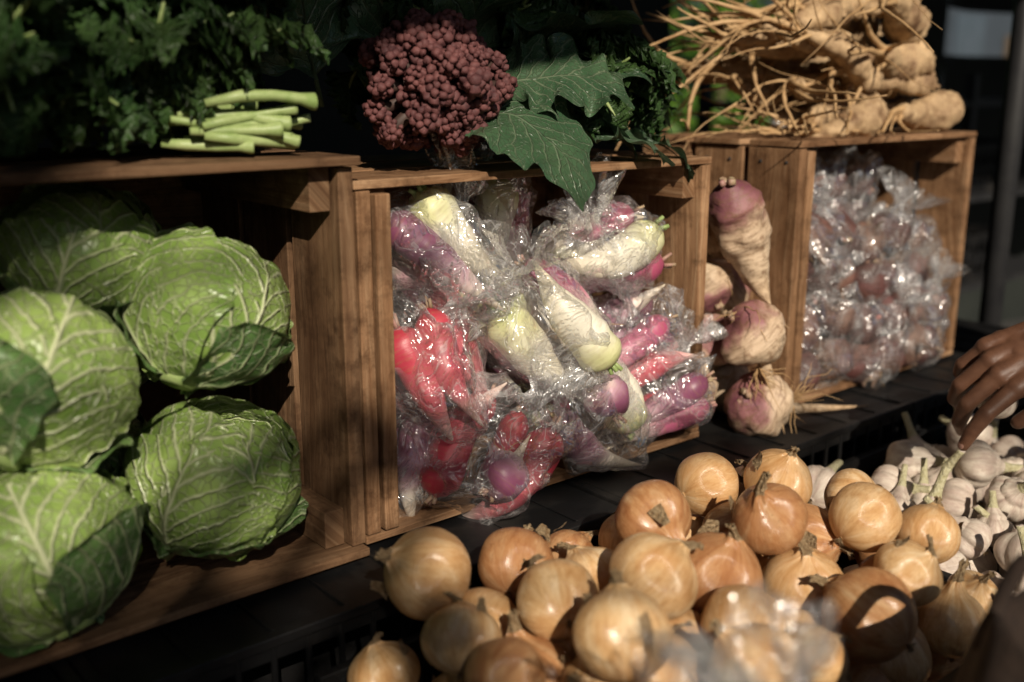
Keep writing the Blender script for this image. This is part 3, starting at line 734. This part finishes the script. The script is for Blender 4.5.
# ---------------------------------------------------------------- person
def remesh(o,vox,sm=8):
    r=o.modifiers.new('rm','REMESH'); r.mode='VOXEL'; r.voxel_size=vox; r.use_smooth_shade=True
    s=o.modifiers.new('sm','SMOOTH'); s.iterations=sm; s.factor=.5
def hand(parent,wrist,fdir,palmdir,side,curl,name='hand'):
    y=V(fdir).normalized(); z=-V(palmdir); z=(z-y*z.dot(y)).normalized(); x=y.cross(z)
    M=Matrix((x,y,z)).transposed().to_4x4(); M.translation=V(wrist)
    mb=MB(); nb=MB(); s=side; f=1.14
    kn=[(.034,.090,.002),(.011,.096,.005),(-.012,.091,.004),(-.033,.082,0)]
    ln=[(.044,.027,.022),(.049,.031,.023),(.045,.029,.022),(.035,.021,.019)]
    for i,(kx,ky,kz) in enumerate(kn):
        k=V((kx*s,ky,kz)); mb.add(capsule((kx*.6*s,.008,0),k,.0175,.0132),M_skin)
        if i<3:
            k2=V((kn[i+1][0]*s,kn[i+1][1],kn[i+1][2])); mb.add(capsule((k+V((0,-.02,-.003))),(k2+V((0,-.02,-.003))),.0142,.0142),M_skin); mb.add(capsule(k.lerp(V((0,.02,0)),.45),k2.lerp(V((0,.02,0)),.45),.0165,.0165),M_skin)
        a=0; p=k; sp=math.radians((1.5-i)*6)*s
        for q in range(3):
            a+=math.radians(curl[q]+i*4-(12 if i==0 else 0)); d=V((math.sin(sp),math.cos(sp)*math.cos(a),-math.sin(a))); p2=p+d*ln[i][q]
            r0=[.0104,.0094,.0082][q]*f*(.86 if i==3 else .98); r1=[.0088,.0080,.0064][q]*f*(.86 if i==3 else .98)
            mb.add(capsule(p,p2,r0,r1),M_skin); pl=p; p=p2
        up=V((0,math.sin(a),math.cos(a)))
        F=Matrix((V((1,0,0)),d,up)).transposed()
        nb.add(([p-d*.002+up*.0050+F@V((v.x*.0050,v.y*.0065,v.z*.0022)) for v in iv],iff,[(0,0)]*len(iv)),M_nail)
    t0=V((.018*s,.018,-.006)); t1=V((.046*s,.046,-.018)); t2=V((.056*s,.076,-.030)); t3=V((.052*s,.098,-.042))
    mb.add(capsule(t0,t1,.0185,.0150),M_skin); mb.add(capsule(t1,t2,.0135,.0115),M_skin); mb.add(capsule(t2,t3,.0115,.0088),M_skin)
    mb.add(capsule(t1+V((-.01*s,.004,.004)),V((.02*s,.07,0)),.012,.012),M_skin)
    mb.add(capsule((-.006,-.07,0),(-.006,.02,0),.025,.025),M_skin); mb.add(capsule((.008,-.07,0),(.008,.02,0),.025,.025),M_skin)
    o=mb.obj(name,parent); o.matrix_local=M; remesh(o,.0022,5)
    o=nb.obj('finger_nails',parent); o.matrix_local=M; return M
P=empty('customer')
sh_r=V((1.06,-.92,.50)); el_r=V((1.00,-.64,.27)); wr_r=V((.745,-.372,.180))
sh_l=V((.72,-.92,.50)); el_l=V((.68,-.86,.20)); wr_l=V((.60,-.70,.02))
Mh=hand(P,wr_r,V((-.70,.48,-.42)),V((.35,.40,-.85)),-1,(24,36,26),'right_hand')
hand(P,wr_l,V((-.5,.3,-.6)),V((.1,.1,-1)),1,(30,40,25),'left_hand')
mb=MB(); mb.add(capsule(sh_r,el_r,.062,.050),M_jacket); mb.add(capsule(el_r,wr_r.lerp(el_r,.22),.048,.036),M_jacket)
mb.add(capsule(sh_l,el_l,.062,.050),M_jacket); mb.add(capsule(el_l,wr_l.lerp(el_l,.12),.050,.040),M_jacket)
mb.add(capsule((.80,-.95,.47),(.98,-.95,.47),.085,.085),M_jacket); mb.add(capsule((.89,-.95,.46),(.89,-.99,.1),.13,.12),M_jacket)
mb.add(capsule((.83,-.96,.36),(.95,-.96,.36),.115,.115),M_jacket); mb.add(capsule((.83,-1.0,.05),(.95,-1.0,.05),.12,.12),M_jacket)
mb.add(capsule((.83,-1.,-.02),(.95,-1.,-.02),.12,.12),M_jacket)
mb.add(capsule((.89,-.95,.50),(.89,-.935,.58),.062,.058),M_jacket)
o=mb.obj('jacket',P); remesh(o,.009,6)
mb=MB()
for sx in(-1,1):
    mb.add(capsule((.89+sx*.085,-1.0,-.05),(.89+sx*.10,-.98,-.40),.088,.062),M_trous); mb.add(capsule((.89+sx*.10,-.98,-.40),(.89+sx*.11,-1.0,-.72),.060,.045),M_trous)
o=mb.obj('trousers',P); remesh(o,.009,5)
mb=MB()
for sx in(-1,1): mb.add(capsule((.89+sx*.115,-1.02,-.762),(.89+sx*.12,-.86,-.768),.038,.032),M_hair)
o=mb.obj('shoes',P); remesh(o,.006,3)
mb=MB(); hc=V((.885,-.90,.705))
mb.add(([hc+V((v.x*.074,v.y*.092,v.z*.112)) for v in iv],iff,[(0,0)]*len(iv)),M_skin)
mb.add(capsule(hc+V((0,.045,-.055)),hc+V((0,.055,-.075)),.045,.035),M_skin)
mb.add(capsule(hc+V((0,.088,.01)),hc+V((0,.108,-.025)),.009,.014),M_skin)
mb.add(capsule(hc+V((0,-.02,-.13)),hc+V((0,-.01,-.06)),.052,.050),M_skin)
for sx in(-1,1):
    mb.add(capsule(hc+V((sx*.075,-.005,.012)),hc+V((sx*.076,0,-.025)),.012,.009),M_skin)
mb.add(capsule(hc+V((-.018,.088,-.052)),hc+V((.018,.088,-.052)),.008,.008),M_skin)
o=mb.obj('head',P); remesh(o,.005,6)
mb=MB()
for sx in(-1,1):
    q=hc+V((sx*.030,.080,.012)); mb.add(([q+v*.0115 for v in iv],iff,[(0,0)]*len(iv)),M_eye); mb.add(([q+V((0,.0075,0))+v*.006 for v in iv],iff,[(0,0)]*len(iv)),M_hair)
mb.obj('eyes',P)
mb=MB(); mb.add(([hc+V((v.x*.082,-.018+v.y*.095,.030+v.z*.098)) for v in iv],iff,[(0,0)]*len(iv)),M_hair)
mb.add(capsule(hc+V((0,-.075,.02)),hc+V((0,-.085,-.06)),.055,.045),M_hair); o=mb.obj('hair',P); remesh(o,.006,4)
pts=[]
for i in range(29):
    a=2*pi*i/28; pts.append(Mh@V((math.cos(a)*.036,-.022,math.sin(a)*.029)))
mb=MB(); mb.add(tube(pts,[.0028]*29,8),M_metal); mb.obj('bracelet',P)
o=place('held_garlic',gm[1],parent=P); o.matrix_local=Matrix.Translation(Mh@V((-.008,.098,-.046)))@frame((.2,-.5,.8))@Matrix.Diagonal((.027,.027,.027,1))
# ---------------------------------------------------------------- surroundings
mb=MB()
mb.add(([V((-60,-60,-.8)),V((60,-60,-.8)),V((60,60,-.8)),V((-60,60,-.8))],[(0,1,2,3)],[(0,0)]*4),M_ground); mb.obj('ground',smooth=False)
mb=MB(); nx,ny=60,24; vs=[];uv=[]  # out-of-view canopy added to block sky light; the near right post is real
def edge(x): return -1.46+.04*math.sin(x*5)+ (.27 if x>-.35 else 0)*min(1,max(0,(x+.35)/.3))  # front edge shaped to shade the greens and leave the root pile sunlit
for i in range(ny):
    for j in range(nx):
        x=-2.6+8.4*j/(nx-1); ye=edge(x); y=ye+(1.7-ye)*i/(ny-1); vs.append(V((x,y,1.60+.28*math.sin(pi*i/(ny-1))+.01*math.sin(x*3)))); uv.append((x,y))
mb.add((vs,grid_faces(ny,nx),uv),M_canopy)
for (x,y) in ((-2.5,-1.4),(5.7,-1.1),(-2.5,1.5),(1.62,.12),(5.7,1.5)): mb.add(tube([(x,y,-.8),(x,y,1.66)],[.022,.022],16),M_pole)
mb.obj('added_shade_canopy')
mb=MB()  # dark panels added to keep the background near black; gaps show the hedge
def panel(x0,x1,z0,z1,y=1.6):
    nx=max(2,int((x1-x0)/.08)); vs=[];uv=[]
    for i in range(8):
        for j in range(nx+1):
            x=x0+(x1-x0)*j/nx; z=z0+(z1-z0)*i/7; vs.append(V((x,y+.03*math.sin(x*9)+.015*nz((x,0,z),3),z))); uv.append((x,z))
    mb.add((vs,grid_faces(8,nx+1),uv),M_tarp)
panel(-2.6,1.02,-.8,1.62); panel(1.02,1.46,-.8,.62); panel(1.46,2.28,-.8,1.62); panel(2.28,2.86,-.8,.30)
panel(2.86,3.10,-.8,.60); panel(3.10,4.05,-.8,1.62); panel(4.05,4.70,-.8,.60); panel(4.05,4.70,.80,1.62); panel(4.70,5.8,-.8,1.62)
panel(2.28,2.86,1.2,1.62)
mb.obj('added_dark_backdrop')
mb=MB(); vs=[V((5.8,y,z)) for z in(-.8,1.62) for y in(-1.0,1.6)]; mb.add((vs,[(0,1,3,2)],[(0,0)]*4),M_tarp); mb.obj('tarp_side_wall')
mb=MB()
for x in (1.9,2.7,3.5): 
    for y in (.75,1.15): box(mb,M_pole,x-.015,x+.015,y-.015,y+.015,-.8,.50)
for z in (-.5,-.2,.1,.4): box(mb,M_pole,1.88,3.52,.74,1.16,z,z+.02)
mb.obj('storage_rack',smooth=False)
for (x,z) in ((1.95,-.18),(2.6,-.18),(2.0,.12),(2.75,.12),(2.1,-.48)): plastic_crate(x,x+.5,.77,1.12,z+.001,z+.16)
def foliage(mb,pts,m,smin,smax,rr):
    vs=[];fs=[];uv=[]
    for c in pts:
        a=V((rr.gauss(0,1),rr.gauss(0,1),rr.gauss(0,1))).normalized(); b=a.orthogonal().normalized(); s=rr.uniform(smin,smax); k=len(vs)
        vs+=[c-a*s,c+b*s*.5,c+a*s,c-b*s*.5]; uv+=[(0,0)]*4; fs.append((k,k+1,k+2,k+3))
    mb.add((vs,fs,uv),m)
rr=random.Random(77); pts=[]
for i in range(40000):
    x=rr.uniform(0,9.3); z=rr.uniform(-.8,3.4); y=5+.5*noise.noise(V((x*.9,z*.9,0)))+rr.gauss(0,.25)
    if noise.noise(V((x*1.7,z*1.7,5)))<-.32 and rr.random()<.7: continue
    pts.append(V((x,y,z)))
mb=MB(); foliage(mb,pts,M_hedge,.04,.08,rr)
for k in range(9): x=.6+k*1.05; mb.add(tube([(x,5.2,-.8),(x+.1,5.2,.6),(x-.1,5.3,2.4)],[.09,.06,.02],10),M_trunk)
mb.obj('hedge')
H=empty('plaster_house'); mb=MB(); box(mb,M_plaster,9.6,20,8,13,-.8,4.2); mb.obj('walls',H,False)
mb=MB()
for x in (10.4,12.4,14.4,16.4): box(mb,M_glass,x,x+1,7.97,7.999,.2,1.6)
mb.obj('windows',H,False)
mb=MB(); mb.add(([V(p) for p in((9.2,7.6,4.21),(20.4,7.6,4.21),(20.4,13.4,4.21),(9.2,13.4,4.21),(9.2,10.5,6.2),(20.4,10.5,6.2))],[(0,1,5,4),(3,4,5,2),(0,4,3),(1,2,5),(0,3,2,1)],[(0,0)]*6),M_trunk); mb.obj('roof',H,False)
mb=MB(); box(mb,M_trunk,18.2,19.2,7.96,7.999,-.8,1.3); mb.obj('door',H,False)
# ---------------------------------------------------------------- light
S_=V((-.40,-.80,.58)).normalized()
rr=random.Random(91); mb=MB(); pts=[]  # unseen tree, added to shade chosen spots; leaf clumps lie along their sun rays
shade_targets=[((-.56,0,.30),.12,1),((-.52,0,.05),.09,.9),((-.30,0,.38),.05,.8),((-.22,-.1,-.04),.07,.9),((-.02,-.1,-.08),.05,.8),((-.10,-.3,-.05),.06,.8),((-.1,.1,.60),.09,.7),
 ((.50,-.1,-.02),.05,.8),((.72,-.05,-.02),.04,.5),((.98,-.35,0),.07,1),((.80,-.22,0),.05,.7),((.45,.1,.55),.06,.6),((-.40,-.03,.02),.07,1),((-.41,0,.2),.05,.8),((.02,0,.12),.025,.7),((-.48,.05,.55),.08,.7),((.36,-.46,-.02),.05,.8),((.08,0,.30),.022,.5)]
tp=V((-4.0,-4.4,-.8)); mb.add(tube([tp,tp+V((.1,0,1.4)),tp+V((.5,.1,2.6)),tp+V((1.0,.2,3.6)),tp+V((1.2,.3,4.6))],[.16,.13,.11,.08,.03],14,.2,6),M_trunk)
for (t,r,dn) in shade_targets:
    c=V(t)+S_*5.0
    mb.add(tube([tp+V((.6,.1,2.8)),(tp+V((1.0,.2,3.2))).lerp(c,.5)+V((0,0,.5)),c],[.04,.016,.003],8),M_trunk)
    for k in range(int(dn*230*(r/.1)**2)):
        pts.append(c+V((rr.gauss(0,r*.55),rr.gauss(0,r*.55),rr.gauss(0,r*.55))))
for k in range(5000):
    d=V((rr.gauss(0,1),rr.gauss(0,1),rr.gauss(0,1))).normalized(); pts.append(tp+V((-.4,-.5,5.0))+V((d.x*1.1,d.y*1.1,d.z*.9))*rr.uniform(.5,1))
foliage(mb,pts,M_hedge,.016,.034,rr); mb.obj('added_shade_tree')
sun=bpy.data.lights.new('sun','SUN'); sun.energy=5; sun.angle=math.radians(.5); sun.color=(1,.89,.74)
so=bpy.data.objects.new('sun',sun); col.objects.link(so); so.rotation_euler=S_.to_track_quat('Z','Y').to_euler()
w=bpy.data.worlds.new('World'); scene.world=w; w.use_nodes=True; nt=w.node_tree
sk=nt.nodes.new('ShaderNodeTexSky'); sk.sky_type='NISHITA'; sk.sun_disc=False
sk.sun_elevation=math.asin(S_.z); sk.sun_rotation=math.atan2(S_.x,S_.y)
nt.links.new(sk.outputs[0],nt.nodes['Background'].inputs[0]); nt.nodes['Background'].inputs[1].default_value=.05
mb=MB(); box(mb,M_tarp,-9,-3.2,-7,-6.6,-.8,2.4); box(mb,M_tarp,-1.,9,-7,-6.6,-.8,2.2); box(mb,M_tarp,-6.2,-6,-6.5,3,-.8,3.2); mb.obj('unseen_sky_blocker',smooth=False)  # unseen dark walls behind the camera, sized to hold back sky light
# ---------------------------------------------------------------- camera
th=math.radians(14); az=math.radians(50)
F=V((math.cos(az)*math.cos(th),math.sin(az)*math.cos(th),-math.sin(th))); Rr=V((math.sin(az),-math.cos(az),0)); U=Rr.cross(F)
cd=bpy.data.cameras.new('camera'); co=bpy.data.objects.new('camera',cd); col.objects.link(co)
M=Matrix((Rr,U,-F)).transposed().to_4x4(); M.translation=V((-.527,-.861,.470)); co.matrix_world=M
cd.sensor_width=36; cd.lens=36.2; cd.clip_start=.02; cd.clip_end=300
cd.dof.use_dof=True; cd.dof.focus_distance=1.14; cd.dof.aperture_fstop=2.6
scene.camera=co
scene.view_settings.view_transform='Standard'; scene.view_settings.look='None'; scene.view_settings.exposure=0
